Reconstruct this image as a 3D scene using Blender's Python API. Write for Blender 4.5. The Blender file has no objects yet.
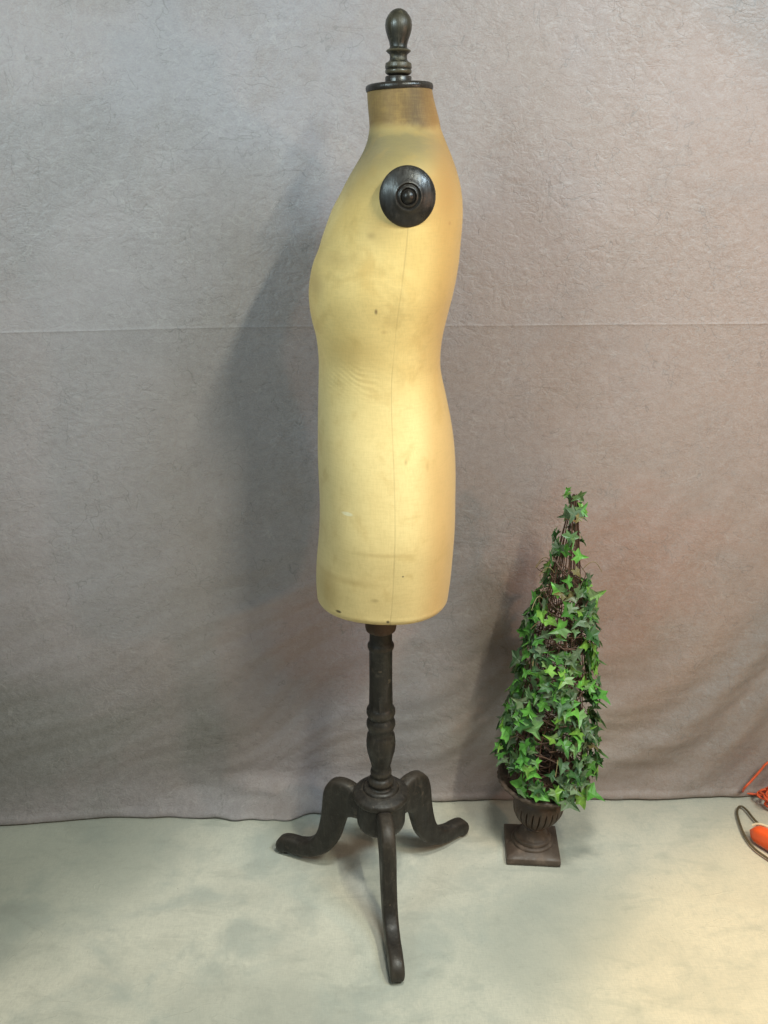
import bpy, bmesh, math, random
from mathutils import Vector, Matrix, noise
random.seed(7)
C = bpy.context.scene.collection
PI = math.pi

# ------------------------------------------------------------------ camera
CAM_H = 1.5; PITCH = math.radians(20); F = 900.0
cd = bpy.data.cameras.new('camera'); cam = bpy.data.objects.new('camera', cd); C.objects.link(cam)
cam.location = (0, 0, CAM_H); cam.rotation_euler = (math.radians(90) - PITCH, 0, 0)
cd.sensor_fit = 'VERTICAL'; cd.sensor_height = 24; cd.lens = F / 1024 * 24; cd.clip_start = .02; cd.clip_end = 60
bpy.context.scene.camera = cam

def height(y, d):                       # height of the point seen at row y at ground distance d
    return CAM_H - d * math.tan(PITCH + math.atan((y - 512) / F))
def side(x, y, d):                      # sideways position of the point seen at column x
    h = height(y, d)
    z = d * math.cos(PITCH) + (CAM_H - h) * math.sin(PITCH)
    return (x - 384) / F * z
def size(px, y, d):
    h = height(y, d)
    return px / F * (d * math.cos(PITCH) + (CAM_H - h) * math.sin(PITCH))
def floor_pt(x, y, h=0.0):
    d = (CAM_H - h) / math.tan(PITCH + math.atan((y - 512) / F))
    return Vector((side(x, y, d), d, h))

# ------------------------------------------------------------------ helpers
def thing(name, label, cat, loc=(0, 0, 0), rotz=0, group=None):
    o = bpy.data.objects.new(name, None); C.objects.link(o)
    o.location = loc; o.rotation_euler = (0, 0, rotz); o.empty_display_size = .05
    o['label'] = label; o['category'] = cat
    if group: o['group'] = group
    return o

def obj(name, bm, mat, parent=None, smooth=True, mods=None):
    bmesh.ops.recalc_face_normals(bm, faces=bm.faces)
    me = bpy.data.meshes.new(name); bm.to_mesh(me); bm.free()
    me.polygons.foreach_set('use_smooth', [smooth] * len(me.polygons))
    if smooth and len(me.polygons) < 60000: me.set_sharp_from_angle(angle=math.radians(52))
    o = bpy.data.objects.new(name, me); C.objects.link(o)
    me.materials.append(mat)
    if smooth:
        pass
    if parent: o.parent = parent
    return o

def interp(tab, t):
    if t <= tab[0][0]: return tab[0][1]
    for i in range(len(tab) - 1):
        a, b = tab[i], tab[i + 1]
        if t <= b[0]:
            # catmull style smooth interpolation
            p0 = tab[i - 1] if i else a; p3 = tab[i + 2] if i + 2 < len(tab) else b
            u = (t - a[0]) / (b[0] - a[0])
            m1 = (b[1] - p0[1]) / (b[0] - p0[0]) * (b[0] - a[0])
            m2 = (p3[1] - a[1]) / (p3[0] - a[0]) * (b[0] - a[0])
            u2, u3 = u * u, u * u * u
            return (2*u3-3*u2+1)*a[1] + (u3-2*u2+u)*m1 + (-2*u3+3*u2)*b[1] + (u3-u2)*m2
    return tab[-1][1]

def lathe(bm, prof, seg=48, M=None, flute=None):
    rows = []
    for (r, z) in prof:
        row = []
        if r < 1e-5:
            v = Vector((0, 0, z)); row = [bm.verts.new(M @ v if M else v)]
        else:
            for k in range(seg):
                a = 2 * PI * k / seg
                rr = flute(a, r, z) if flute else r
                v = Vector((rr * math.cos(a), rr * math.sin(a), z))
                row.append(bm.verts.new(M @ v if M else v))
        rows.append(row)
    for A, B in zip(rows, rows[1:]):
        if len(A) == 1 and len(B) == 1: continue
        for k in range(seg):
            k2 = (k + 1) % seg
            if len(A) == 1: bm.faces.new((A[0], B[k2], B[k]))
            elif len(B) == 1: bm.faces.new((A[k], A[k2], B[0]))
            else: bm.faces.new((A[k], A[k2], B[k2], B[k]))
    return bm

def smooth_prof(pts, n=6):               # rounds a list of (r, z)
    out = []
    P = [Vector((r, z)) for r, z in pts]
    for i in range(len(P) - 1):
        p0 = P[max(i - 1, 0)]; p1 = P[i]; p2 = P[i + 1]; p3 = P[min(i + 2, len(P) - 1)]
        for k in range(n):
            t = k / n
            q = .5 * ((2*p1) + (p2-p0)*t + (2*p0-5*p1+4*p2-p3)*t*t + (3*p1-p0-3*p2+p3)*t**3)
            out.append((max(q.x, 0), q.y))
    out.append((P[-1].x, P[-1].y))
    return out

def tube(bm, pts, rad, seg=8, cap=True):
    P = [Vector(p) for p in pts]; n = len(P); rows = []
    up = Vector((.13, .27, .95)).normalized()
    for i in range(n):
        t = (P[min(i + 1, n - 1)] - P[max(i - 1, 0)])
        if t.length < 1e-9: t = Vector((0, 0, 1))
        t.normalize()
        a = t.cross(up)
        if a.length < 1e-3: a = t.cross(Vector((1, 0, 0)))
        a.normalize(); b = t.cross(a).normalized()
        r = rad(i / (n - 1)) if callable(rad) else rad
        rows.append([bm.verts.new(P[i] + r * (math.cos(2*PI*k/seg) * a + math.sin(2*PI*k/seg) * b)) for k in range(seg)])
    for A, B in zip(rows, rows[1:]):
        for k in range(seg):
            bm.faces.new((A[k], A[(k+1) % seg], B[(k+1) % seg], B[k]))
    if cap:
        bm.faces.new(rows[0]); bm.faces.new(rows[-1])

def curve(pts, n=10):
    P = [Vector(p) for p in pts]; out = []
    for i in range(len(P) - 1):
        p0 = P[max(i-1, 0)]; p1 = P[i]; p2 = P[i+1]; p3 = P[min(i+2, len(P)-1)]
        for k in range(n):
            t = k / n
            out.append(.5 * ((2*p1) + (p2-p0)*t + (2*p0-5*p1+4*p2-p3)*t*t + (3*p1-p0-3*p2+p3)*t**3))
    out.append(P[-1]); return out

# ------------------------------------------------------------------ materials
class NT:
    def __init__(s, name):
        s.m = bpy.data.materials.new(name); s.m.use_nodes = True
        s.t = s.m.node_tree; s.n = s.t.nodes; s.l = s.t.links
        s.b = s.n['Principled BSDF']; s._co = None
    def new(s, ty, **kw):
        n = s.n.new(ty)
        for k, v in kw.items(): setattr(n, k, v)
        return n
    def set(s, sock, v):
        if hasattr(v, 'is_output') or isinstance(v, bpy.types.NodeSocket): s.l.new(v, sock)
        else: sock.default_value = v
    def co(s):
        if not s._co: s._co = s.new('ShaderNodeTexCoord')
        return s._co.outputs['Object']
    def mapped(s, scale=(1, 1, 1), rot=(0, 0, 0), src=None):
        n = s.new('ShaderNodeMapping'); s.l.new(src or s.co(), n.inputs[0])
        n.inputs['Scale'].default_value = scale; n.inputs['Rotation'].default_value = rot
        return n.outputs[0]
    def noise(s, scale, detail=4, rough=.5, dist=0, src=None, col=False):
        n = s.new('ShaderNodeTexNoise'); s.l.new(src or s.co(), n.inputs['Vector'])
        n.inputs['Scale'].default_value = scale; n.inputs['Detail'].default_value = detail
        n.inputs['Roughness'].default_value = rough; n.inputs['Distortion'].default_value = dist
        return n.outputs['Color' if col else 'Fac']
    def math(s, op, a, b=0.0, c=0.0, clamp=False):
        n = s.new('ShaderNodeMath', operation=op, use_clamp=clamp)
        s.set(n.inputs[0], a); s.set(n.inputs[1], b); s.set(n.inputs[2], c)
        return n.outputs[0]
    def rng(s, v, a, b, c=0.0, d=1.0, smooth=True):
        n = s.new('ShaderNodeMapRange'); n.interpolation_type = 'SMOOTHSTEP' if smooth else 'LINEAR'
        s.set(n.inputs['Value'], v)
        n.inputs['From Min'].default_value = a; n.inputs['From Max'].default_value = b
        n.inputs['To Min'].default_value = c; n.inputs['To Max'].default_value = d
        return n.outputs[0]
    def mix(s, f, a, b, mode='MIX'):
        n = s.new('ShaderNodeMix', data_type='RGBA', blend_type=mode)
        s.set(n.inputs[0], f); s.set(n.inputs[6], a); s.set(n.inputs[7], b)
        return n.outputs[2]
    def sep(s, src=None):
        n = s.new('ShaderNodeSeparateXYZ'); s.l.new(src or s.co(), n.inputs[0]); return n.outputs
    def bump(s, h, strength, dist, normal=None):
        n = s.new('ShaderNodeBump'); s.set(n.inputs['Height'], h)
        n.inputs['Strength'].default_value = strength; n.inputs['Distance'].default_value = dist
        if normal: s.l.new(normal, n.inputs['Normal'])
        return n.outputs[0]
    def out(s, col=None, rough=None, normal=None, **kw):
        if col is not None: s.set(s.b.inputs['Base Color'], col)
        if rough is not None: s.set(s.b.inputs['Roughness'], rough)
        if normal is not None: s.l.new(normal, s.b.inputs['Normal'])
        for k, v in kw.items(): s.set(s.b.inputs[k.replace('_', ' ')], v)
        return s.m
def rgb(r, g, b): return (r, g, b, 1)

def creases(t, scale, width, seed_rot, stretch, gate_scale, gate_lo, gate_hi, dist=.6):
    """thin wandering crease lines of a crushed cloth: 1 on a line, 0 elsewhere"""
    m = t.mapped(stretch, (0, seed_rot, seed_rot * 1.7))
    n = t.noise(scale, 2, .5, dist, m)
    r = t.math('ABSOLUTE', t.math('SUBTRACT', n, .5))
    line = t.rng(r, 0, width, 1, 0)
    g = t.rng(t.noise(gate_scale, 2, .5, 0, m), gate_lo, gate_hi)
    return t.math('MULTIPLY', line, g)

def mat_backdrop():
    t = NT('crushed backdrop cloth')
    x, y, z = t.sep()
    big = t.noise(1.6, 3, .55, .4); mid = t.noise(5, 4, .6, .5); fine = t.noise(60, 3, .6)
    col = t.mix(t.rng(big, .36, .64), rgb(*BD_A), rgb(*BD_B))
    xr = t.rng(t.math('ADD', x, t.math('MULTIPLY', t.math('SUBTRACT', mid, .5), 1.0)), -.35, .75)
    col = t.mix(t.math('MULTIPLY', xr, .8), col, rgb(*BD_C))
    col = t.mix(t.math('MULTIPLY', t.rng(mid, .45, .75), .35), col, rgb(*BD_D))
    def tone_patch(px, pz, rx, rz, c, amt):
        nonlocal col
        dx = t.math('DIVIDE', t.math('SUBTRACT', x, px), rx); dz = t.math('DIVIDE', t.math('SUBTRACT', z, pz), rz)
        d = t.math('SQRT', t.math('ADD', t.math('MULTIPLY', dx, dx), t.math('MULTIPLY', dz, dz)))
        d = t.math('ADD', d, t.math('ADD', t.math('MULTIPLY', t.math('SUBTRACT', mid, .5), 1.6), t.math('MULTIPLY', t.math('SUBTRACT', big, .5), 1.4)))
        col = t.mix(t.rng(d, .45, 1.15, amt, 0), col, rgb(*c))
    tone_patch(-.85, .22, .45, .20, (.165, .160, .145), .7)      # darker patch low on the left
    tone_patch(.55, .62, .30, .24, (.33, .195, .150), .7)  # uneven dyeing of the muslin from here down
    tone_patch(-.10, .48, .16, .20, (.30, .185, .150), .55)
    tone_patch(-.30, 1.72, .34, .20, (.31, .280, .300), .6)
    tone_patch(.45, .20, .40, .14, (.30, .260, .225), .5)
    l1 = creases(t, 9, .0075, .35, (1, 1, 2.2), 7, .49, .58, .35)
    l2 = creases(t, 15, .013, 1.1, (1.6, 1, 1.0), 11, .51, .60, .35)
    l3 = creases(t, 26, .026, 2.0, (1, 1, 2.4), 17, .47, .60, .35)
    lines = t.math('MAXIMUM', t.math('MAXIMUM', l1, l2), t.math('MULTIPLY', l3, .55))
    col = t.mix(t.math('MULTIPLY', lines, .38), col, rgb(.12, .108, .10))
    col = t.mix(t.math('MULTIPLY', t.rng(fine, .3, .75), .12), col, rgb(.5, .48, .47))
    def ridge(sc, stretch, rot, dist):
        n = t.noise(sc, 2, .5, dist, t.mapped(stretch, (0, rot, 0)))
        return t.rng(t.math('ABSOLUTE', t.math('SUBTRACT', n, .5)), 0, .16, 0, 1, False)
    r1 = ridge(11, (1, 1, 1.6), .4, .9); r2 = ridge(21, (1.3, 1, 1.1), -.5, .8); r3 = ridge(44, (1, 1, 1.5), .2, .8)
    crum2 = t.noise(120, 3, .6, .3)
    grain = t.noise(260, 2, .7, 0, t.mapped((1, 1, 1.5), (0, .3, 0)))
    col = t.mix(t.math('MULTIPLY', t.rng(grain, .40, .62), .22), col, rgb(.40, .375, .36))
    pale_crease = creases(t, 19, .018, -.7, (1, 1, 1.3), 12, .50, .62, 1.0)     # paler crease lines
    col = t.mix(t.math('MULTIPLY', pale_crease, .22), col, rgb(.46, .43, .41))
    flat = t.rng(t.noise(3.2, 3, .6, .6), .35, .65, .35, 1.0)
    h = t.math('ADD', t.math('MULTIPLY', r1, .50), t.math('MULTIPLY', r2, .42))
    h = t.math('ADD', h, t.math('MULTIPLY', r3, .30))
    h = t.math('ADD', h, t.math('MULTIPLY', crum2, .32))
    h = t.math('MULTIPLY', t.math('SUBTRACT', h, t.math('MULTIPLY', lines, .20)), flat)
    nb = t.bump(h, .42, .0034)
    return t.out(col, t.rng(r2, 0, 1, .50, .64), nb, Sheen_Weight=.14, Specular_IOR_Level=.34)

def mat_floor():
    t = NT('mottled canvas floor cloth')
    x, y, z = t.sep()
    a = t.noise(2.2, 5, .6, .8); b = t.noise(5.5, 5, .62, .4); c = t.noise(15, 5, .7, .4)
    col = t.mix(t.rng(a, .36, .62), rgb(*FL_A), rgb(*FL_B))
    col = t.mix(t.math('MULTIPLY', t.rng(b, .44, .66), .75), col, rgb(*FL_C))
    xr = t.rng(t.math('ADD', x, t.math('MULTIPLY', t.math('SUBTRACT', a, .5), 1.2)), -.1, .8)
    col = t.mix(t.math('MULTIPLY', xr, .7), col, rgb(*FL_D))
    col = t.mix(t.math('MULTIPLY', t.rng(c, .48, .74), .30), col, rgb(.31, .32, .275))
    def tone_patch(px, py, rx, ry, rot, tone, amt):           # blotches of the hand-dyed canvas, and one of painted shade
        nonlocal col
        ca, sa = math.cos(rot), math.sin(rot)
        ux = t.math('SUBTRACT', x, px); uy = t.math('SUBTRACT', y, py)
        p = t.math('DIVIDE', t.math('ADD', t.math('MULTIPLY', ux, ca), t.math('MULTIPLY', uy, sa)), rx)
        q = t.math('DIVIDE', t.math('SUBTRACT', t.math('MULTIPLY', uy, ca), t.math('MULTIPLY', ux, sa)), ry)
        d = t.math('SQRT', t.math('ADD', t.math('MULTIPLY', p, p), t.math('MULTIPLY', q, q)))
        d = t.math('ADD', d, t.math('ADD', t.math('MULTIPLY', t.math('SUBTRACT', b, .5), 1.5), t.math('MULTIPLY', t.math('SUBTRACT', c, .5), .7)))
        col = t.mix(t.rng(d, .5, 1.15, amt, 0), col, rgb(*tone))
    tone_patch(-.88, 1.62, .50, .27, .55, (.27, .305, .26), .4)  # shade of the left corner, outside the lamp pool, painted into the colour
    tone_patch(.38, 1.52, .22, .16, .6, (.34, .34, .285), .5)
    tone_patch(-.25, 1.30, .24, .10, -.2, (.34, .34, .29), .5)
    tone_patch(.05, 1.02, .35, .09, .2, (.34, .335, .28), .45)
    st = t.noise(6, 4, .6, .6, t.mapped((1, 2.6, 1)))
    col = t.mix(t.math('MULTIPLY', t.rng(st, .52, .74), .40), col, rgb(.27, .28, .24))
    cl = creases(t, 5, .006, .5, (1, 1.8, 1), 4, .48, .60, 1.4)
    cl2 = creases(t, 11, .010, 1.9, (1.6, 1, 1), 8, .52, .62, 1.2)
    col = t.mix(t.math('MULTIPLY', t.math('MAXIMUM', cl, cl2), .20), col, rgb(.30, .30, .26))
    th = t.noise(70, 3, .65, 0, t.mapped((1, 6, 1))); tv = t.noise(70, 3, .65, 0, t.mapped((6, 1, 1)))
    wv = t.math('ADD', t.math('MULTIPLY', th, .5), t.math('MULTIPLY', tv, .5))
    col = t.mix(t.math('MULTIPLY', t.rng(wv, .42, .60), .24), col, rgb(.30, .30, .26))
    sm = t.rng(t.noise(38, 4, .7, .6), .56, .72)
    col = t.mix(t.math('MULTIPLY', sm, .22), col, rgb(.27, .27, .23))
    speck = t.rng(t.noise(130, 1, .5), .80, .84)
    col = t.mix(t.math('MULTIPLY', speck, .5), col, rgb(.12, .11, .09))
    f = t.noise(260, 2, .6)
    col = t.mix(t.math('MULTIPLY', f, .12), col, rgb(.30, .30, .26))
    l = creases(t, 7, .008, .6, (1, 1.6, 1), 6, .52, .62)
    h = t.math('ADD', t.math('MULTIPLY', t.noise(4, 2, .5), .9), t.math('MULTIPLY', wv, .14))
    h = t.math('ADD', h, t.math('MULTIPLY', l, .08))
    nb = t.bump(h, .5, .012)
    return t.out(col, .78, nb, Specular_IOR_Level=.25)

def mat_linen():
    t = NT('aged linen cover')
    x, y, z = t.sep()
    big = t.noise(5, 4, .55, .6); mid = t.noise(13, 5, .6, .6); low = t.noise(2.4, 2, .5)
    col = t.mix(t.rng(big, .3, .7), rgb(*LN_A), rgb(*LN_B))
    col = t.mix(t.math('MULTIPLY', t.rng(mid, .48, .72), .40), col, rgb(*LN_C))
    zz = t.math('ADD', z, t.math('MULTIPLY', t.math('SUBTRACT', low, .5), .5))
    col = t.mix(t.math('MULTIPLY', t.rng(zz, 1.25, 1.05), .7), col, rgb(.705, .565, .275))
    # smoky brown rub marks: collar, over the shoulder, round the armhole
    zc = t.math('ADD', z, t.math('MULTIPLY', t.math('SUBTRACT', mid, .5), .03))
    neck = t.rng(zc, 1.572, 1.598)
    back = t.rng(t.math('ADD', x, t.math('MULTIPLY', t.math('SUBTRACT', big, .5), .05)), .0, .068)
    ncol = t.mix(t.math('MULTIPLY', back, .85), rgb(.19, .108, .040), rgb(.035, .018, .012))
    col = t.mix(t.math('MULTIPLY', neck, .92), col, ncol)
    col = t.mix(t.math('MULTIPLY', t.math('MULTIPLY', t.rng(zc, 1.44, 1.57), t.math('SUBTRACT', 1.0, neck)), .92), col, rgb(.21, .165, .075))
    def blot(px, pz, rx, rz, c, amt, soft=.6, near=True):
        nonlocal col
        dx = t.math('DIVIDE', t.math('SUBTRACT', x, px), rx); dz = t.math('DIVIDE', t.math('SUBTRACT', z, pz), rz)
        d = t.math('SQRT', t.math('ADD', t.math('MULTIPLY', dx, dx), t.math('MULTIPLY', dz, dz)))
        d = t.math('ADD', d, t.math('MULTIPLY', t.math('SUBTRACT', mid, .5), .9))
        f = t.rng(d, 1 - soft, 1 + soft * .3, amt, 0)
        f = t.math('MULTIPLY', f, t.math('LESS_THAN', y, 0.0))
        col = t.mix(f, col, rgb(*c))
    for b in BLOTS: blot(*b)
    # orange-brown tint along the back edge and fold wear
    bk = t.math('ADD', x, t.math('MULTIPLY', t.math('SUBTRACT', big, .5), .05))
    col = t.mix(t.math('MULTIPLY', t.rng(bk, .055, .11), .55), col, rgb(.50, .255, .075))
    wt = t.noise(7, 6, .68, .9); ws = t.rng(t.math('ABSOLUTE', t.math('SUBTRACT', wt, .52)), 0, .03, 1, 0)
    col = t.mix(t.math('MULTIPLY', t.math('MULTIPLY', ws, t.rng(low, .4, .6)), .07), col, rgb(.42, .24, .07))
    col = t.mix(t.math('MULTIPLY', t.rng(t.noise(22, 4, .6, .3), .52, .72), .30), col, rgb(.47, .29, .085))
    # side seam: a thin stitched line
    uv = t.new('ShaderNodeUVMap'); uv.uv_map = 'UVMap'
    ux, uz, _ = t.sep(uv.outputs[0])
    du = t.math('ABSOLUTE', t.math('SUBTRACT', ux, 0.75))
    du2 = t.math('ABSOLUTE', t.math('SUBTRACT', ux, 0.25))
    d = t.math('MINIMUM', du, du2)
    seam = t.math('MULTIPLY', t.rng(d, .0004, .0018, 1, 0), t.math('LESS_THAN', z, 1.445))
    col = t.mix(t.math('MULTIPLY', seam, t.rng(t.noise(9, 2), .3, .6, .02, .24)), col, rgb(.24, .15, .06))
    # weave
    w1 = t.new('ShaderNodeTexWave', wave_type='BANDS', bands_direction='Z'); w1.inputs['Scale'].default_value = 210
    w1.inputs['Distortion'].default_value = 2.5; w1.inputs['Detail'].default_value = 2
    t.l.new(t.co(), w1.inputs['Vector'])
    th = t.noise(50, 3, .6, 0, t.mapped((1, 1, 9))); tv = t.noise(60, 3, .6, 0, t.mapped((8, 8, .7)))
    fib = t.math('ADD', t.math('MULTIPLY', th, .5), t.math('MULTIPLY', tv, .5))
    col = t.mix(t.math('MULTIPLY', t.rng(fib, .42, .62), .16), col, rgb(.40, .29, .10))
    h = t.math('ADD', t.math('MULTIPLY', w1.outputs['Fac'], .15), t.math('MULTIPLY', fib, .8))
    h = t.math('SUBTRACT', h, t.math('MULTIPLY', seam, .5))
    h = t.math('ADD', h, t.math('MULTIPLY', big, 1.2))
    nb = t.bump(h, .3, .0016)
    return t.out(col, .62, nb, Specular_IOR_Level=.3, Sheen_Weight=.1)

def mat_ebony(name, base, wear, edge_amt=.5, rough=.42, spec=.5):
    t = NT(name)
    n = t.noise(28, 5, .65, .4); g = t.noise(14, 5, .6, .3, t.mapped((6, 6, 1)))
    geo = t.new('ShaderNodeNewGeometry')
    col = t.mix(t.rng(g, .35, .7), rgb(*base), rgb(*[c * 1.7 for c in base]))
    w = t.math('MULTIPLY', t.rng(geo.outputs['Pointiness'], .51, .57), edge_amt)
    w = t.math('ADD', w, t.math('MULTIPLY', t.rng(n, .62, .72), .55), clamp=True)
    col = t.mix(w, col, rgb(*wear))
    gr = t.noise(30, 4, .7, .3, t.mapped((5, 5, .6)))
    col = t.mix(t.math('MULTIPLY', t.rng(gr, .52, .70), .45), col, rgb(*[c * .6 + .012 for c in wear]))
    dust = t.math('MULTIPLY', t.rng(t.noise(60, 4, .75), .50, .75), .30)
    col = t.mix(dust, col, rgb(.10, .088, .072))
    chip = t.rng(t.noise(48, 2, .5, .8), .70, .73)
    col = t.mix(t.math('MULTIPLY', chip, .8), col, rgb(*wear))
    nb = t.bump(t.math('ADD', t.math('ADD', n, g), gr), .35, .0016)
    return t.out(col, t.rng(t.math('ADD', n, t.math('MULTIPLY', gr, .4)), .5, .95, rough - .10, rough + .22), nb, Specular_IOR_Level=spec)

def mat_iron():
    t = NT('rusty brown cast iron')
    n = t.noise(45, 5, .65); m = t.noise(12, 4, .6)
    col = t.mix(t.rng(m, .35, .65), rgb(.055, .036, .025), rgb(.10, .070, .052))
    col = t.mix(t.math('MULTIPLY', t.rng(n, .50, .70), .6), col, rgb(.17, .12, .09))
    return t.out(col, t.rng(n, .3, .7, .45, .7), t.bump(n, .55, .003), Specular_IOR_Level=.45)

def mat_simple(name, c, rough=.5, var=.3, scale=60, spec=.5, c2=None):
    t = NT(name)
    n = t.noise(scale, 4, .6)
    col = t.mix(t.rng(n, .3, .7), rgb(*c), rgb(*(c2 or [k * (1 + var) for k in c])))
    return t.out(col, rough, t.bump(n, .15, .001), Specular_IOR_Level=spec)

def mat_leaf():
    t = NT('ivy leaf')
    a = t.new('ShaderNodeAttribute', attribute_name='tint')
    n = t.noise(70, 3, .6)
    col = t.mix(t.math('MULTIPLY', t.rng(n, .35, .7), .35), a.outputs['Color'], rgb(.03, .07, .022))
    geo = t.new('ShaderNodeNewGeometry')
    col = t.mix(t.math('MULTIPLY', geo.outputs['Backfacing'], .55), col, rgb(.17, .22, .14))
    t.out(col, .45, t.bump(n, .25, .001), Specular_IOR_Level=.45)
    tr = t.new('ShaderNodeBsdfTranslucent'); t.l.new(col, tr.inputs[0])
    ms = t.new('ShaderNodeMixShader'); ms.inputs[0].default_value = .22
    t.l.new(t.b.outputs[0], ms.inputs[1]); t.l.new(tr.outputs[0], ms.inputs[2])
    t.l.new(ms.outputs[0], t.n['Material Output'].inputs[0])
    return t.m

BD_A = (.308, .264, .266); BD_B = (.240, .211, .212); BD_C = (.312, .213, .166); BD_D = (.222, .182, .166)
FL_A = (.475, .465, .39); FL_B = (.555, .54, .45); FL_C = (.335, .360, .320); FL_D = (.53, .465, .36)
LN_A = (.69, .47, .165); LN_B = (.79, .575, .235); LN_C = (.56, .335, .095)

# ------------------------------------------------------------------ dress form
DX, DY = side(381, 790, 1.64), 1.64      # axis of the pole
def X(px, y): return side(px, y, DY) - DX
def H(y): return height(y, DY)
def blot_at(px, py, rx, rz, c, amt, soft=.6, d=1.49):
    return (side(px, py, d) - DX, height(py, d), size(rx, py, d), size(rz, py, d), c, amt, soft)
BLOTS = [
    blot_at(376, 312, 1.8, 3.2, (.10, .055, .03), .75, .9),
    blot_at(371, 236, 5, 4, (.22, .13, .05), .45, 1.2),
    blot_at(318, 282, 11, 16, (.36, .21, .08), .45, 1.1, 1.6),
    blot_at(340, 262, 26, 10, (.45, .30, .11), .45, 1),
    blot_at(451, 224, 2, 2.5, (.22, .11, .05), .45, .9),
    blot_at(406, 464, 2.0, 3.5, (.24, .14, .05), .42, 1),
    blot_at(428, 470, 2.0, 6, (.30, .19, .06), .3, 1),
    blot_at(347, 518, 6, 2.2, (.80, .74, .50), .85, .5),
    blot_at(403, 578, 1.2, 1.2, (.08, .05, .03), .8, .6),
    blot_at(384, 333, 3, 2.5, (.42, .24, .08), .4, 1),
    blot_at(337, 624, 4, 2.2, (.05, .035, .02), .95, .5),
    blot_at(388, 628.5, 2, 2.2, (.06, .04, .02), .9, .5),
    blot_at(375, 605, 5, 3, (.32, .21, .08), .5, .9),
    blot_at(330, 580, 14, 26, (.42, .28, .10), .55, 1, 1.6),
    blot_at(380, 230, 26, 20, (.42, .28, .10), .45, 1),
    blot_at(446, 190, 16, 40, (.36, .20, .07), .55, 1, 1.55),
    blot_at(432, 205, 14, 22, (.52, .33, .12), .40, 1),
    blot_at(352, 360, 30, 20, (.52, .34, .12), .40, 1),
    blot_at(385, 556, 40, 3, (.46, .31, .11), .42, 1),
    blot_at(345, 588, 40, 5, (.46, .30, .11), .40, 1),
]
L = [(90, 367), (100, 367.6), (112, 368.6), (120, 369.3), (128, 369.6), (134, 368.8), (142, 367), (150, 364), (158, 360), (170, 353), (182, 346.5), (195, 340), (208, 333),
     (220, 328), (235, 322), (248, 317.5), (261, 312), (275, 308.6), (290, 307), (304, 307.8), (318, 310.5), (332, 314.5), (345, 317), (358, 318.6),
     (370, 319), (396, 318.2), (422, 318), (448, 318), (475, 318.8), (500, 319.5), (520, 319.5), (540, 318.6), (560, 317.2), (578, 316.6), (591, 317.2)]
R = [(90, 432.6), (100, 434.5), (112, 437.5), (120, 439.5), (128, 441), (134, 443), (142, 446), (150, 449), (158, 452), (170, 456), (182, 459.3), (195, 461.5), (208, 462.2),
     (220, 462), (235, 460.8), (248, 459.6), (261, 458.3), (275, 456), (290, 453), (304, 449.5), (318, 446), (332, 443), (345, 441), (358, 440),
     (370, 440.6), (396, 446), (422, 451), (448, 454), (475, 455.3), (500, 455.2), (520, 454.6), (540, 453.6), (560, 452), (578, 450), (591, 448)]
S = [(90, 401), (128, 402), (165, 407), (196, 407), (232, 405), (270, 401), (300, 397), (340, 393), (370, 391), (400, 391), (450, 393), (500, 394), (540, 393), (580, 391), (591, 390)]
B = [(90, .054), (120, .055), (128, .058), (136, .072), (145, .098), (155, .128), (165, .148), (178, .159), (196, .163), (220, .162), (250, .158), (290, .155),
     (320, .142), (345, .130), (370, .124), (400, .129), (440, .144), (480, .152), (520, .153), (560, .140), (591, .125)]
N = [(90, 2), (128, 2), (150, 1.9), (196, 2.05), (250, 2.2), (300, 2.15), (370, 2.05), (450, 2.15), (591, 2.2)]

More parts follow.
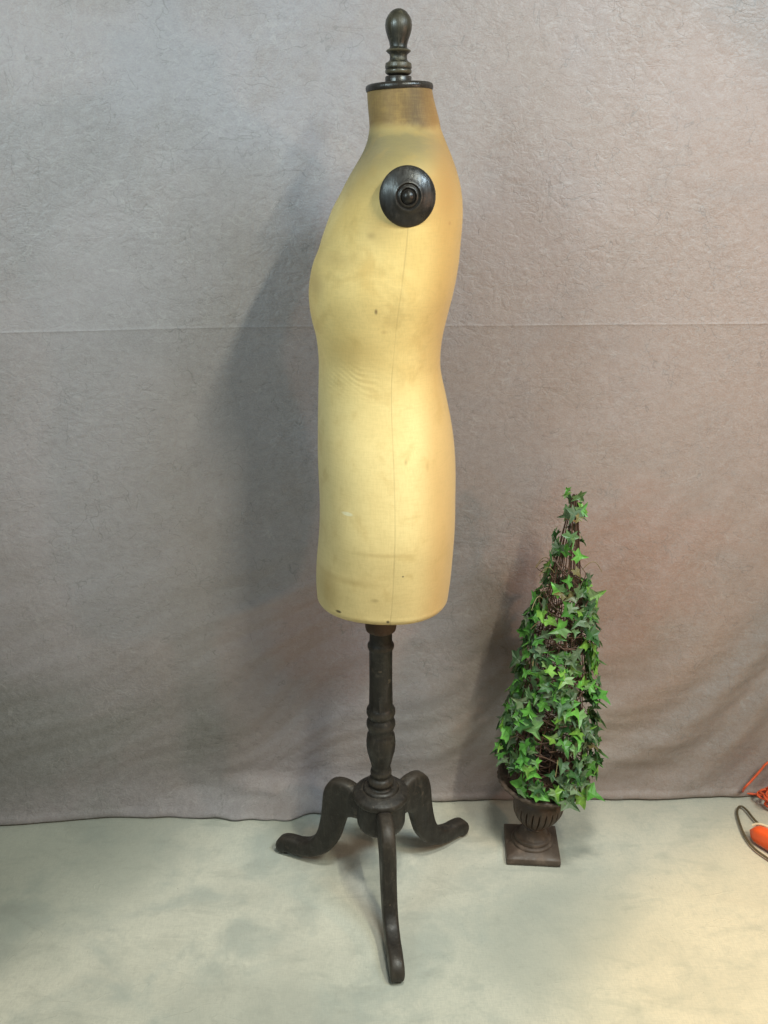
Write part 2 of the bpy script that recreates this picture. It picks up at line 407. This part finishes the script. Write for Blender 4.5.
def make_dress_form():
    t = thing('dress_form', 'antique cream linen dress form on dark turned tripod stand', 'dress form', (DX, DY, 0))
    NC = 220
    bm = bmesh.new(); uvl = bm.loops.layers.uv.new('UVMap')
    ys = [90 + (591 - 90) * k / 300 for k in range(301)]
    rows = []; meta = []
    def row(y, hh, shrink):
        xf, xb, xs = X(interp(L, y), y), X(interp(R, y), y), X(interp(S, y), y)
        b = interp(B, y); n = interp(N, y); r = []
        xc = xs
        for k in range(NC):
            th = 2 * PI * k / NC
            c, s = math.cos(th), math.sin(th)
            a = (xb - xc) if c > 0 else (xc - xf)
            u = math.copysign(abs(c) ** (2 / n), c); w = math.copysign(abs(s) ** (2 / n), s)
            px, py = xc + (a - shrink) * u, (b - shrink) * w
            # full one-piece bosom with a slight hollow between
            if c < 0:
                m = math.exp(-((y - 285) / 42) ** 2) * (-c) ** 1.5
                px += m * .012 * math.exp(-(py / .03) ** 2)
            # pulled wrinkles at the front of the waist
            g = math.exp(-((y - 370) / 15) ** 2) * math.exp(-((px - X(348, 370)) / .05) ** 2)
            if g > .01:
                pxl = 384 + (px + DX) * F / 1.6
                wv = noise.noise((pxl * .035, y * .03, 4))
                ph = (y - 366 + (pxl - 350) * -.42) / 10.5 + .9 * wv
                py += math.copysign(g * (.0014 + .0012 * noise.noise((pxl * .06, y * .08, 2))) * math.sin(2 * PI * ph), py)
            q = noise.noise((px * 9, py * 9, hh * 7)); q2 = noise.noise((px * 26, py * 26, hh * 16 + 5))
            k2 = .0016 * q + .0006 * q2
            px += k2 * c; py += k2 * s
            r.append(bm.verts.new((px, py, hh)))
        rows.append(r)
    for y in ys: row(y, H(y), 0)
    zb = H(591)
    for k in range(1, 9):                                   # rounded lower edge
        a = PI / 2 * k / 8; rr = .021
        row(591, zb - rr * math.sin(a) * .95, rr * (1 - math.cos(a)))
    for A, Bq in zip(rows, rows[1:]):
        for k in range(NC):
            k2 = (k + 1) % NC
            f = bm.faces.new((A[k], A[k2], Bq[k2], Bq[k]))
            for lp, (uu, vv) in zip(f.loops, ((k, A), (k + 1, A), (k + 1, Bq), (k, Bq))):
                lp[uvl].uv = (uu / NC, vv[0].co.z)
    bm.faces.new(rows[0]); bm.faces.new(list(reversed(rows[-1])))
    obj('torso', bm, M['linen'], t)
    zbot = zb - .020

    # neck cap (turned disc) and finial
    xk = X(399.5, 88); zt = H(90)
    r = size(33.6, 88, DY)
    Mx = Matrix.Translation((xk, 0, zt - .0015)) @ Matrix.Rotation(math.radians(-2.2), 4, 'Y')
    bm = bmesh.new()
    lathe(bm, [(0, -.001), (r * .9, -.001), (r * .99, .0), (r * 1.005, .002), (r * 1.01, .006), (r * .985, .009), (r * .93, .0105), (r * .6, .012), (r * .42, .0125), (0, .0125)], 64, Mx)
    obj('neck_cap', bm, M['ebony'], t)
    fin = [(8.3, 0), (8.7, 3), (10, 5.8), (12, 8.2), (15.8, 11), (20, 13.0), (25.5, 13.6), (30, 13.1), (35, 11.8), (42, 9.4), (46.5, 8.6), (48.5, 9.2), (49.7, 11.3), (51, 12.6), (52.4, 11.4),
           (54.5, 9.0), (57, 8.5), (60.2, 8.9), (62, 10.6), (63.3, 12.9), (66.5, 13.4), (68.6, 13.2), (69.5, 12.5), (70.4, 13.2), (73, 13.2), (74.6, 11.4), (75.8, 8.2), (76.6, 8.2)]
    bm = bmesh.new(); xf = X(398.5, 45)
    lathe(bm, [(size(w, yy, DY), H(yy)) for yy, w in fin], 40, Matrix.Translation((xf, 0, 0)))
    fo = obj('finial', bm, M['wood_worn'], t)
    bm = bmesh.new()
    rb = size(13.2, 79, DY)
    lathe(bm, [(0, H(76.4)), (rb * .96, H(76.4)), (rb, H(77.2)), (rb, zt + .011), (0, zt + .011)], 40, Matrix.Translation((xf, 0, 0)))
    obj('finial_block', bm, M['ebony'], fo)

    # turned wooden caps closing the two armholes
    for sgn in (-1, 1):
        yb = interp(B, 196)
        rc = size(28.5, 196, DY - yb)
        pr = [(0, -.004), (rc * .97, -.004), (rc, 0), (rc * .995, .003), (rc * .95, .0055), (rc * .80, .009), (rc * .62, .0125), (rc * .52, .0142), (rc * .49, .0158), (rc * .45, .0162), (rc * .42, .0145),
              (rc * .395, .0128), (rc * .36, .0132), (rc * .335, .0150), (rc * .30, .0155), (rc * .275, .0135), (rc * .25, .0120), (rc * .20, .0165), (rc * .13, .0192), (rc * .06, .0203), (0, .0205)]
        Mx = (Matrix.Translation((side(407.5, 196, DY - yb) - DX, sgn * (yb - .003), H(196) + .001))
              @ Matrix.Rotation(math.radians(-5 * sgn), 4, 'Z') @ Matrix.Rotation(-sgn * PI / 2, 4, 'X') @ Matrix.Diagonal((1.0, 1.035, 1, 1)))
        bm = bmesh.new(); lathe(bm, pr, 64, Mx)
        obj('arm_cap', bm, M['ebony'], t)

    # turned pole
    pl = [(600, 11.3), (632, 11.3), (641, 11.4), (642.5, 12.4), (644.5, 13.4), (646.5, 13.3), (648.5, 12.3), (650, 11.6), (680, 11.5), (705, 11.9), (706.5, 13), (709, 14.4), (712, 14.5), (714.5, 13.6), (716.5, 12.2),
          (718.5, 13.2), (721, 14.4), (724, 14.5), (727, 13.4), (729.5, 12.1), (732, 12.6), (734, 13.8), (740, 14.6), (745, 14.5), (750, 13.8), (757, 11.8), (763, 10.0), (766.5, 9.2), (768, 9.5), (769, 10.3), (771, 10.7), (773.2, 10.4), (774.4, 9.6), (775.4, 9.6), (776.2, 10.8), (778, 12.2), (780, 12.7), (782, 12.3), (782.9, 11.5), (783.8, 11.6), (784.6, 12.8), (786.5, 13.9), (789, 14.0), (795, 14.0)]
    bm = bmesh.new()
    lathe(bm, [(0, zbot + .02)] + [(size(w, yy, DY), H(yy) if i else zbot + .02) for i, (yy, w) in enumerate(pl)] + [(0, H(795))], 48)
    obj('pole', bm, M['wood'], t)
    bm = bmesh.new(); rb = size(15.6, 627, DY)
    lathe(bm, [(0, zbot + .004), (rb, zbot + .004), (rb, H(626)), (rb * .96, H(629)), (rb * .8, H(630.5)), (0, H(630.5))], 40)
    obj('collar', bm, M['wood_brown'], t)

    # hub and three sawn legs
    rd = size(28.0, 790, DY); zd = H(790) - .002
    bm = bmesh.new()
    lathe(bm, smooth_prof([(0, zd + .016), (rd * .48, zd + .0155), (rd * .60, zd + .0125), (rd * .64, zd + .008), (rd * .68, zd + .0085), (rd * .92, zd + .002), (rd * .995, zd - .003), (rd, zd - .010), (rd * .95, zd - .015), (rd * .88, zd - .016),
               (rd * .87, zd - .02), (rd * .87, zd - .07), (rd * .83, zd - .082), (rd * .72, zd - .087), (0, zd - .087)], 3), 56)
    obj('hub', bm, M['wood'], t)
    top = [(.035, .232), (.060, .246), (.082, .2545), (.103, .2545), (.122, .246), (.135, .229), (.1415, .205), (.145, .170), (.151, .130), (.162, .092), (.182, .064), (.208, .053), (.235, .051), (.258, .045), (.2715, .031), (.274, .018), (.270, .006), (.262, .002)]
    bot = [(.035, .168), (.060, .168), (.078, .163), (.088, .146), (.096, .118), (.108, .083), (.128, .052), (.156, .029), (.186, .016), (.213, .010), (.236, .010), (.246, .010), (.252, .003), (.262, .002)]
    A = curve([(a, 0, b) for a, b in top], 5); Bq = curve([(a, 0, b) for a, b in bot], 5)
    def resample(P, n):
        d = [0]
        for p, q in zip(P, P[1:]): d.append(d[-1] + (q - p).length)
        out = []
        for k in range(n):
            s = d[-1] * k / (n - 1); i = 0
            while i < len(d) - 2 and d[i + 1] < s: i += 1
            u = (s - d[i]) / max(d[i + 1] - d[i], 1e-9)
            out.append(P[i].lerp(P[i + 1], min(u, 1)))
        return out
    n = 60; A = resample(A, n); Bq = resample(Bq, n)
    for ang, sc in ((155, 1.0), (40.5, 1.0), (-83, 1.03)):
        bm = bmesh.new(); Rm = Matrix.Rotation(math.radians(ang), 4, 'Z') @ Matrix.Diagonal((sc, 1, 1, 1)); rows = []
        for i in range(n):
            a, b = A[i], Bq[i]; c = (a + b) / 2; hv = (a - b) / 2
            w = .0172 * (1 - .10 * i / n)
            if i > n - 6: w *= 1 - .5 * ((i - (n - 6)) / 6) ** 2
            r = []
            for k in range(20):
                th = 2 * PI * k / 20
                cc, ss = math.cos(th), math.sin(th); e = 2 / 4.2
                p = c + hv * math.copysign(abs(ss) ** e, ss) + Vector((0, w, 0)) * math.copysign(abs(cc) ** e, cc)
                r.append(bm.verts.new(Rm @ p))
            rows.append(r)
        for P, Q in zip(rows, rows[1:]):
            for k in range(20):
                bm.faces.new((P[k], P[(k+1) % 20], Q[(k+1) % 20], Q[k]))
        bm.faces.new(rows[0]); bm.faces.new(rows[-1])
        obj('leg', bm, M['wood'], t)
    return t

# ------------------------------------------------------------------ ivy topiary
TX, TY = side(531, 850, 1.76), 1.76
RIM_H = .205; APEX = .895
def lean(h):                                     # the planter leans to the right as it rises
    return interp([(0, 0), (.03, .001), (.12, .010), (.205, .017), (.45, .026), (.9, .040)], h)
def make_topiary():
    t = thing('ivy_topiary', 'green ivy cone topiary in a brown fluted pedestal urn', 'topiary', (TX, TY, 0))
    def sh(bm):
        for v in bm.verts: v.co.x += lean(v.co.z)
    # square plinth with a raised round moulding
    bm = bmesh.new(); w = .063; rows = []
    def ring(hw, z, rnd=0.0, n=48):
        r = []
        for k in range(n):
            a = 2 * PI * k / n; c, s = math.cos(a), math.sin(a)
            q = 1 / max(abs(c), abs(s)); rr = hw * (q * (1 - rnd) + rnd)
            rr = min(rr, hw * 1.405)
            r.append(bm.verts.new((rr * c, rr * s, z)))
        rows.append(r)
    for hw, z, rd in ((w*.98, 0, 0), (w, .002, 0), (w, .0145, 0), (w*.985, .0165, 0), (w*.90, .0195, .03), (w*.80, .0235, .5), (w*.78, .0245, 1), (w*.79, .0275, 1), (w*.77, .031, 1), (w*.70, .033, 1)):
        ring(hw, z, rd)
    for A, B_ in zip(rows, rows[1:]):
        for k in range(48): bm.faces.new((A[k], A[(k+1) % 48], B_[(k+1) % 48], B_[k]))
    bm.faces.new(rows[0]); bm.faces.new(rows[-1])
    bmesh.ops.rotate(bm, verts=bm.verts, cent=(0, 0, 0), matrix=Matrix.Rotation(math.radians(-4), 3, 'Z'))
    sh(bm); pl = obj('plinth', bm, M['iron'], t)
    # urn
    bm = bmesh.new()
    pr = smooth_prof([(.038, .030), (.043, .034), (.042, .041), (.036, .044), (.032, .048), (.027, .056), (.0245, .062), (.026, .066), (.028, .0685), (.026, .071), (.031, .077),
          (.044, .089), (.054, .104), (.0590, .120), (.0590, .134), (.0560, .146), (.0530, .153), (.0535, .160), (.058, .168), (.074, .182), (.095, .194), (.104, .199), (.1065, .203), (.105, .207), (.099, .208), (.092, .204), (.070, .196), (0, .194)], 4)
    def fl(a, r, z):
        if .070 < z < .140:
            m = min(1, (z - .070) / .01, (.140 - z) / .012)
            return r * (1 - .085 * m * (abs(math.cos(a * 12)) ** .6 < .55) - .02 * m * (1 - abs(math.cos(a * 12))))
        if z > .19 and r > .09: return r * (1 + .010 * math.cos(a * 40))
        return r
    lathe(bm, pr, 192, None, fl); sh(bm); obj('urn', bm, M['iron'], t)

    def crad(h):                                  # radius of the ivy cone
        return interp([(.17, .090), (.21, .110), (.30, .110), (.42, .098), (.55, .080), (.64, .066), (.70, .050), (.78, .034), (.86, .020), (.92, .008)], h)
    # twig frame
    bm = bmesh.new(); rnd = random.Random(3)
    for k in range(26):
        a = 2 * PI * k / 26 + rnd.uniform(-.1, .1); pts = []
        j = rnd.uniform(.55, .85)
        for q in range(15):
            u = q / 14; h = .19 + (APEX - .19) * u
            r = (.098 * (1 - u) ** .9 + .0045) * (j if k % 2 else .9)
            aa = a + .25 * math.sin(u * 3 + k) + rnd.uniform(-.06, .06)
            pts.append((r * math.cos(aa), r * math.sin(aa), h + rnd.uniform(-.004, .004)))
        tube(bm, curve(pts, 3), lambda u: .0015 - .0004 * u, 5)
    for k in range(170):                          # the tangle of thinner vines wound round
        h = .19 + .50 * rnd.random() ** 1.25; a = rnd.uniform(0, 2 * PI); da = rnd.choice((-1, 1)) * rnd.uniform(.25, .55); pts = []
        r0 = crad(h) * rnd.uniform(.45, .86); sl = rnd.uniform(-.018, .018)
        for q in range(9):
            pts.append((r0 * math.cos(a) * rnd.uniform(.9, 1.1), r0 * math.sin(a) * rnd.uniform(.9, 1.1), h)); a += da; h = max(.195, h + sl + rnd.uniform(-.007, .007)); r0 *= rnd.uniform(.92, 1.05)
        tube(bm, curve(pts, 4), rnd.uniform(.0007, .0013), 4)
    sh(bm); obj('twig_frame', bm, M['twig'], t)
    # pale raffia tie near the tip and loose tendrils
    bm = bmesh.new()
    zt = .845
    tube(bm, [((.012) * math.cos(2*PI*k/24), (.012) * math.sin(2*PI*k/24), zt + .003 * math.sin(2*PI*k/24 * 2)) for k in range(25)], .0018, 6, False)
    tube(bm, curve([(.008, -.009, zt), (.018, -.008, zt + .006), (.024, -.004, zt + .014)], 5), .0011, 5)
    sh(bm); obj('raffia_tie', bm, M['raffia'], t)
    for k in range(22):
        bm = bmesh.new()
        h = rnd.uniform(.22, .82); a = rnd.uniform(0, 2 * PI); r = crad(h); s = rnd.uniform(.015, .04); pts = []
        cu = rnd.uniform(-2.5, 2.5)
        for q in range(7):
            u = q / 6
            pts.append(((r * .75 + s * u * 1.1) * math.cos(a + cu * .12 * u), (r * .75 + s * u * 1.1) * math.sin(a + cu * .12 * u), h + s * (math.sin(u * 3) * .6 - u * .3)))
        tube(bm, curve(pts, 3), .0008, 4)
        sh(bm); obj('tendril', bm, M['tendril'], t)

    # ivy leaves
    bm = bmesh.new(); cl = bm.loops.layers.float_color.new('tint')
    half = [(0, -.02), (.12, -.16), (.36, -.30), (.30, -.08), (.58, .10), (.30, .26), (.16, .36), (.10, .62), (0, .92)]
    half2 = [(0, 0), (.16, -.20), (.44, -.24), (.36, .00), (.50, .22), (.27, .32), (.20, .46), (.10, .68), (0, .86)]
    pal = [((.15, .42, .065), 28), ((.085, .27, .04), 28), ((.036, .105, .028), 26), ((.07, .14, .06), 15), ((.20, .40, .06), 18), ((.15, .21, .11), 10), ((.20, .16, .06), 3)]
    bag = [c for c, n_ in pal for _ in range(n_)]
    def leaf(pos, nrm, tip, s, colr, cup, shape):
        nrm = nrm.normalized(); tip = (tip - nrm * tip.dot(nrm)).normalized(); rt = tip.cross(nrm).normalized()
        def P(u, v, off=0.0):
            bend = -cup * (abs(u) ** 1.6) * .9 - cup * .55 * max(v, 0) ** 2 + off
            return bm.verts.new(pos + s * (u * rt + v * tip + bend * nrm))
        for sg in (-1, 1):
            mid = [P(0, v, -.05) for v in (0, .2, .42, .68)]
            o = [P(sg * u * shape_w, v, .04) for u, v in shape[1:-1]]
            tipv = P(0, shape[-1][1])
            fs = [(mid[0], o[0], o[1]), (mid[0], o[1], o[2]), (mid[0], o[2], mid[1]), (mid[1], o[2], o[3]), (mid[1], o[3], o[4]), (mid[1], o[4], mid[2]), (mid[2], o[4], o[5]), (mid[2], o[5], o[6]), (mid[2], o[6], mid[3]), (mid[3], o[6], tipv)]
            for f in fs:
                ff = bm.faces.new(f if sg > 0 else tuple(reversed(f)))
                for lp in ff.loops: lp[cl] = (*colr, 1)
    rnd = random.Random(11)
    pts = []
    def put(h, a, rf, s):
        nonlocal shape_w
        if h < .262 and math.cos(a - math.radians(200)) > .88: h += .04
        r = crad(h) * rf
        pos = Vector((r * math.cos(a) + lean(h), r * math.sin(a), h))
        n_ = Vector((math.cos(a), math.sin(a), rnd.uniform(-.1, .9))) + Vector((rnd.gauss(0, .45), rnd.gauss(0, .45), rnd.gauss(0, .35)))
        tip = Vector((rnd.gauss(0, .7) + .4 * math.cos(a), rnd.gauss(0, .7) + .4 * math.sin(a), rnd.uniform(-1.3, .5)))
        c = rnd.choice(bag); k = rnd.uniform(.75, 1.2)
        shape_w = rnd.uniform(.8, 1.1)
        leaf(pos, n_, tip, s, tuple(min(1, q * k) for q in c), rnd.uniform(-.15, .5), rnd.choice((half, half, half2)))
    shape_w = 1
    n = 0
    while n < 730:
        h = rnd.uniform(.228, .70)
        if rnd.random() > crad(h) / .118 * (1 if h < .50 else .8): continue
        a = rnd.uniform(0, 2 * PI); rf = rnd.uniform(.78, 1.06)
        # clumps: leave ragged gaps where the vines show through
        if noise.noise((math.cos(a) * 1.9, math.sin(a) * 1.9, h * 12)) < -.13 and rnd.random() < .85: continue
        put(h, a, rf, rnd.choice((1, 1, 1.2)) * rnd.uniform(.018, .040)); n += 1
    for k in range(70): put(rnd.uniform(.222, .26), rnd.uniform(0, 2*PI), rnd.uniform(.75, 1.04), rnd.uniform(.026, .042))
    for k in range(34): put(rnd.uniform(.67, .82), rnd.uniform(0, 2*PI), rnd.uniform(.7, 1.25), rnd.uniform(.022, .036))
    for k in range(15): put(rnd.uniform(.840, .905), rnd.uniform(0, 2*PI), rnd.uniform(.6, 1.5), rnd.uniform(.022, .036))
    for dx in (-.012, .012, .028): put(.225, math.radians(-66) + dx * 14, 1.05, .048)
    obj('foliage', bm, M['leaf'], t, smooth=False)
    return t

# ------------------------------------------------------------------ cloths
def wall_y(x): return interp([(-3, 1.70), (-.95, 1.862), (-.3, 1.950), (0, 1.953), (.95, 1.968), (3, 2.03)], x)
def fold_ridge(v, w):                           # a soft asymmetric fold 0..1 with period 1
    v = v - math.floor(v)
    return (math.sin(PI * v) ** 2) * (1 - w) + w * max(0, 1 - abs(v - .35) * 3.2)
def make_backdrop():
    bm = bmesh.new()
    xs = [-2.1 + 4.2 * k / 700 for k in range(701)]
    zs = [0.0]
    while zs[-1] < 2.5: zs.append(zs[-1] + (.004 if zs[-1] < .25 else .0012 if 1.203 < zs[-1] < 1.222 else .0075 if zs[-1] < 1.3 else .012))
    rows = []
    for z in zs:
        r = []
        for x in xs:
            w = noise.noise((x * 1.3, z * 1.3, 3.1)); w2 = noise.noise((x * 3.1, z * 3.1, 9.2))
            d = .010 * w + .003 * w2
            # drag folds, hanging diagonally: strong low on the right, faint on the left
            lo = (.15 + .85 * min(1, z / .16)) / (1 + math.exp((z - .62) / .13))
            rt = 1 / (1 + math.exp(-(x - .28) / .12))
            v = (x * .80 - z * .60) * 8.0 + 1.3 * w + .5 * w2
            amp = .55 + .45 * noise.noise((x * 2.2 + 4, z * 2.2, 1))
            d += .044 * lo * rt * amp * fold_ridge(v, .35)
            v2 = (x * .30 - z * .95) * 7.0 + 1.0 * w + .4 * w2
            d += .011 * lo * (1 - rt) * amp * fold_ridge(v2, .3)
            v3 = (x * .45 - z * .9) * 19 + 2.2 * w2 + 2 * w
            d += .004 * lo * amp * fold_ridge(v3, .2)
            # pressed crease where the cloth was folded
            zc = 1.2125 + .002 * noise.noise((x * .9, 0, 0)) + .0010 * noise.noise((x * 9, 2, 0)) + .003 * x
            e = z - zc
            d += (.0012 + .0007 * noise.noise((x * 3, 1, 8))) * math.exp(-abs(e) / .0022) + .005 * math.exp(-abs(e) / .10)
            for zz in (2.02,):
                d += .003 * math.exp(-abs(z - zz) / .005)
            # the slack at the foot, swung outward over the floor
            fl = max(0, (.105 - z) / .105)
            sl = .5 + .5 * noise.noise((x * 1.7 + 2, 5, 0))
            lf = max(0, (.085 - z) / .085); left_sat = math.exp(-((x + .30) / .26) ** 2)
            d += fl ** 2 * (.012 + .018 * sl) + (.070) * left_sat * lf ** 1.5 * (1 + .25 * noise.noise((x * 8, 3, 3))) + .030 * left_sat * fl * noise.noise((x * 14, z * 26, 0))
            d += .005 * fl * noise.noise((x * 5, z * 9, 2)) + .004 * fl * noise.noise((x * 16, z * 20, 7))
            hz = z
            if z < .02: d += .004 * math.sin(PI * z / .02)          # rolled hem
            lift = .006 * (1 + noise.noise((x * 2.3, 7, 0))) + (.004 if x < -.5 else 0)
            hz = z + lift * (1 - min(z / .1, 1)) * 0 + .002
            r.append(bm.verts.new((x, wall_y(x) - d, hz)))
        rows.append(r)
    for A, B_ in zip(rows, rows[1:]):
        for k in range(len(xs) - 1): bm.faces.new((A[k], A[k+1], B_[k+1], B_[k]))
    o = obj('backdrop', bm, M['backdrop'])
    sd = o.modifiers.new('thickness', 'SOLIDIFY'); sd.thickness = .0016; sd.offset = 1
    o['label'] = 'crinkled grey and mauve photo backdrop cloth hanging behind the dress form'; o['category'] = 'backdrop'
    return o
def make_floor():
    bm = bmesh.new(); rows = []
    nx, ny = 260, 220
    for j in range(ny + 1):
        y = -.6 + 2.9 * j / ny; r = []
        for i in range(nx + 1):
            x = -2.3 + 4.6 * i / nx
            z = .0015 * noise.noise((x * 2.5, y * 2.5, 0)) + .0008 * noise.noise((x * 7, y * 7, 3))
            z += .0028 * math.exp(-abs(y - (1.40 + .05 * x + .02 * noise.noise((x * 2, 1, 0)))) / .008) * max(0, noise.noise((x * 1.6, 3, 4)) + .3)
            z += .0028 * math.exp(-abs(y - (1.62 - .25 * (x - .6))) / .007) * math.exp(-((x - .85) / .3) ** 2)
            r.append(bm.verts.new((x, y, z - .003)))
        rows.append(r)
    for A, B_ in zip(rows, rows[1:]):
        for k in range(nx): bm.faces.new((A[k], A[k+1], B_[k+1], B_[k]))
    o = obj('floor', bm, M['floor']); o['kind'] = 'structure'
    return o

# ------------------------------------------------------------------ orange things at the right edge
def make_orange():
    # corded power tool lying on the floor: only its nose is in the picture
    base = floor_pt(755, 843)
    t = thing('power_tool', 'orange plastic power tool with dark cable on floor at right edge', 'power tool', base)
    bm = bmesh.new(); rows = []
    n = 26
    for i in range(n):
        u = i / (n - 1); x = -.020 + .24 * u
        k = min(1, u / .10); rr = math.sin(PI / 2 * k) ** .7
        w = .014 * rr * (1 + 1.3 * u); hh = .020 * rr * (1 + .6 * u)
        cy = .004; r = []
        for q in range(24):
            a = 2 * PI * q / 24; c, s = math.cos(a), math.sin(a); e = .55
            r.append(bm.verts.new((x, cy + w * math.copysign(abs(c) ** e, c), .024 + .012 * u + hh * math.copysign(abs(s) ** e, s))))
        rows.append(r)
    for A, B_ in zip(rows, rows[1:]):
        for q in range(24): bm.faces.new((A[q], A[(q+1) % 24], B_[(q+1) % 24], B_[q]))
    bm.faces.new(rows[0]); bm.faces.new(rows[-1])
    RT = Matrix.Rotation(math.radians(-50), 3, 'Z')
    bmesh.ops.rotate(bm, verts=bm.verts, cent=(0, 0, 0), matrix=RT)
    obj('body', bm, M['orange'], t)
    bm = bmesh.new()
    tr = [(-.018, .010, .036), (-.008, .016, .043), (.010, .019, .047), (.05, .022, .050), (.12, .028, .056)]
    tube(bm, curve(tr, 6), .0032, 8)
    bmesh.ops.rotate(bm, verts=bm.verts, cent=(0, 0, 0), matrix=RT)
    obj('trim', bm, M['pale_plastic'], t)
    bm = bmesh.new()
    px = [(800, 880), (782, 868), (768, 858.5), (755, 849), (746, 838), (740, 824), (737.2, 813), (738.5, 807.5), (742, 806.5), (747, 810.5), (753, 818), (759, 824), (766, 829)]
    p = [floor_pt(a, b, .006) - base for a, b in px]
    tube(bm, curve(p, 6), .0028, 8)
    obj('cable', bm, M['cable'], t)

    base2 = floor_pt(781, 812)
    t2 = bmesh.new()
    cx = base2 + Vector((.012, .02, 0)); pts = []
    for k in range(150):
        a = k * .21; rr = .050 + .012 * math.sin(k * .37) + .006 * math.sin(k * 1.3)
        pts.append(cx + Vector((rr * math.cos(a), rr * .75 * math.sin(a), .006 + .00032 * k + .003 * math.sin(k * .9))) - base2)
    tube(t2, curve(pts, 2), .0028, 7)
    wl = [floor_pt(790, 797, .012), floor_pt(768, 795.5, .012), floor_pt(757, 794.5, .010), floor_pt(747, 793, .012)]
    pts = [w - base2 for w in wl]
    a = floor_pt(743, 791.5, .016); pts.append(a - base2)
    for px_, py_, dd in ((744.5, 788, 1.918), (752, 780, 1.922), (760, 771, 1.926), (766, 764, 1.926), (776, 758, 1.93)):
        pts.append(Vector((side(px_, py_, dd), dd, height(py_, dd))) - base2)
    tube(t2, curve(pts, 6), .0030, 7)
    o = obj('extension_cord', t2, M['orange_cord']); o.location = base2
    o['label'] = 'coiled orange extension cord leaning against the backdrop at right edge'; o['category'] = 'cord'

M = {
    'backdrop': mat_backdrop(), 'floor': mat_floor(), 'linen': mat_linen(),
    'ebony': mat_ebony('black turned wood', (.013, .011, .0095), (.05, .038, .026), .35, .36, .45),
    'wood': mat_ebony('dark stained wood', (.0125, .0105, .0085), (.075, .058, .042), .55, .46, .38),
    'wood_worn': mat_ebony('worn dark wood', (.014, .0125, .0085), (.15, .12, .07), .5, .34, .5),
    'wood_brown': mat_ebony('brown wood', (.040, .020, .011), (.10, .055, .03), .4, .5, .4),
    'iron': mat_iron(), 'leaf': mat_leaf(),
    'twig': mat_simple('brown twig', (.060, .030, .018), .7, .9, 90),
    'raffia': mat_simple('raffia', (.50, .36, .17), .6, .3, 120),
    'tendril': mat_simple('dry tendril', (.17, .13, .06), .6, .6, 120),
    'orange': mat_simple('orange plastic', (.72, .090, .018), .33, .15, 40),
    'orange_cord': mat_simple('orange rubber', (.70, .10, .03), .45, .2, 80),
    'pale_plastic': mat_simple('pale plastic', (.62, .50, .34), .4, .2, 60),
    'cable': mat_simple('olive rubber', (.075, .055, .028), .5, .4, 80),
}
make_floor(); make_backdrop(); make_dress_form(); make_topiary(); make_orange()

# ------------------------------------------------------------------ light
W = bpy.data.worlds.new('World'); bpy.context.scene.world = W; W.use_nodes = True
bg = W.node_tree.nodes['Background']; bg.inputs[0].default_value = (1, .88, .72, 1); bg.inputs[1].default_value = .025

def area(name, loc, target, sx, sy, power, col):
    l = bpy.data.lights.new(name, 'AREA'); l.shape = 'RECTANGLE'; l.size = sx; l.size_y = sy; l.energy = power; l.color = col
    o = bpy.data.objects.new(name, l); C.objects.link(o); o.location = loc
    o.rotation_euler = (Vector(target) - Vector(loc)).to_track_quat('-Z', 'Y').to_euler(); return o
def spot(name, loc, target, power, col, cone, blend, rad):
    l = bpy.data.lights.new(name, 'SPOT'); l.energy = power; l.color = col; l.spot_size = math.radians(cone); l.spot_blend = blend; l.shadow_soft_size = rad
    o = bpy.data.objects.new(name, l); C.objects.link(o); o.location = loc
    o.rotation_euler = (Vector(target) - Vector(loc)).to_track_quat('-Z', 'Y').to_euler(); return o
def tube_lamp(name, a, b, to, power, col):
    a, b, to = Vector(a), Vector(b), Vector(to)
    o = area(name, (a + b) / 2, to, .05, (b - a).length, power, col)
    y = (b - a).normalized(); z = (a + b) / 2 - to; z = (z - y * z.dot(y)).normalized(); x = y.cross(z)
    Mx = Matrix((x, y, z)).transposed().to_4x4(); Mx.translation = (a + b) / 2; o.matrix_world = Mx
tube_lamp('ceiling_tube', (.85, .5, 2.6), (1.05, -.6, 2.6), (0, 1.6, 1.2), 48, (1, 1, .80))
k = area('window_light', (-1.4, 0, 2.3), (-.3, 1.9, 1.75), .7, .7, 10.2, (.74, .95, 1)); k.data.spread = math.radians(90)
k = area('upper_right_fill', (1.3, .5, 2.5), (.8, 1.9, 1.5), .6, .3, 16, (.66, .86, 1)); k.data.spread = math.radians(120)  # added cool fill for the upper right wall, no known source there
spot('side_lamp', (1.6, .6, 1.3), (0, 1.9, 1.0), 27, (1, .62, .40), 60, .10, .05)
spot('work_lamp', (1.25, .8, 1.9), (1.25, .9, 0), 108, (1, .68, .25), 58, .3, .08)
spot('down_lamp', (.25, .80, 2.75), (.25, .80, 0), 138, (1, 1, .92), 50, .12, .16)

V = bpy.context.scene.view_settings
V.view_transform = 'Standard'; V.look = 'None'; V.exposure = .14; V.gamma = 1
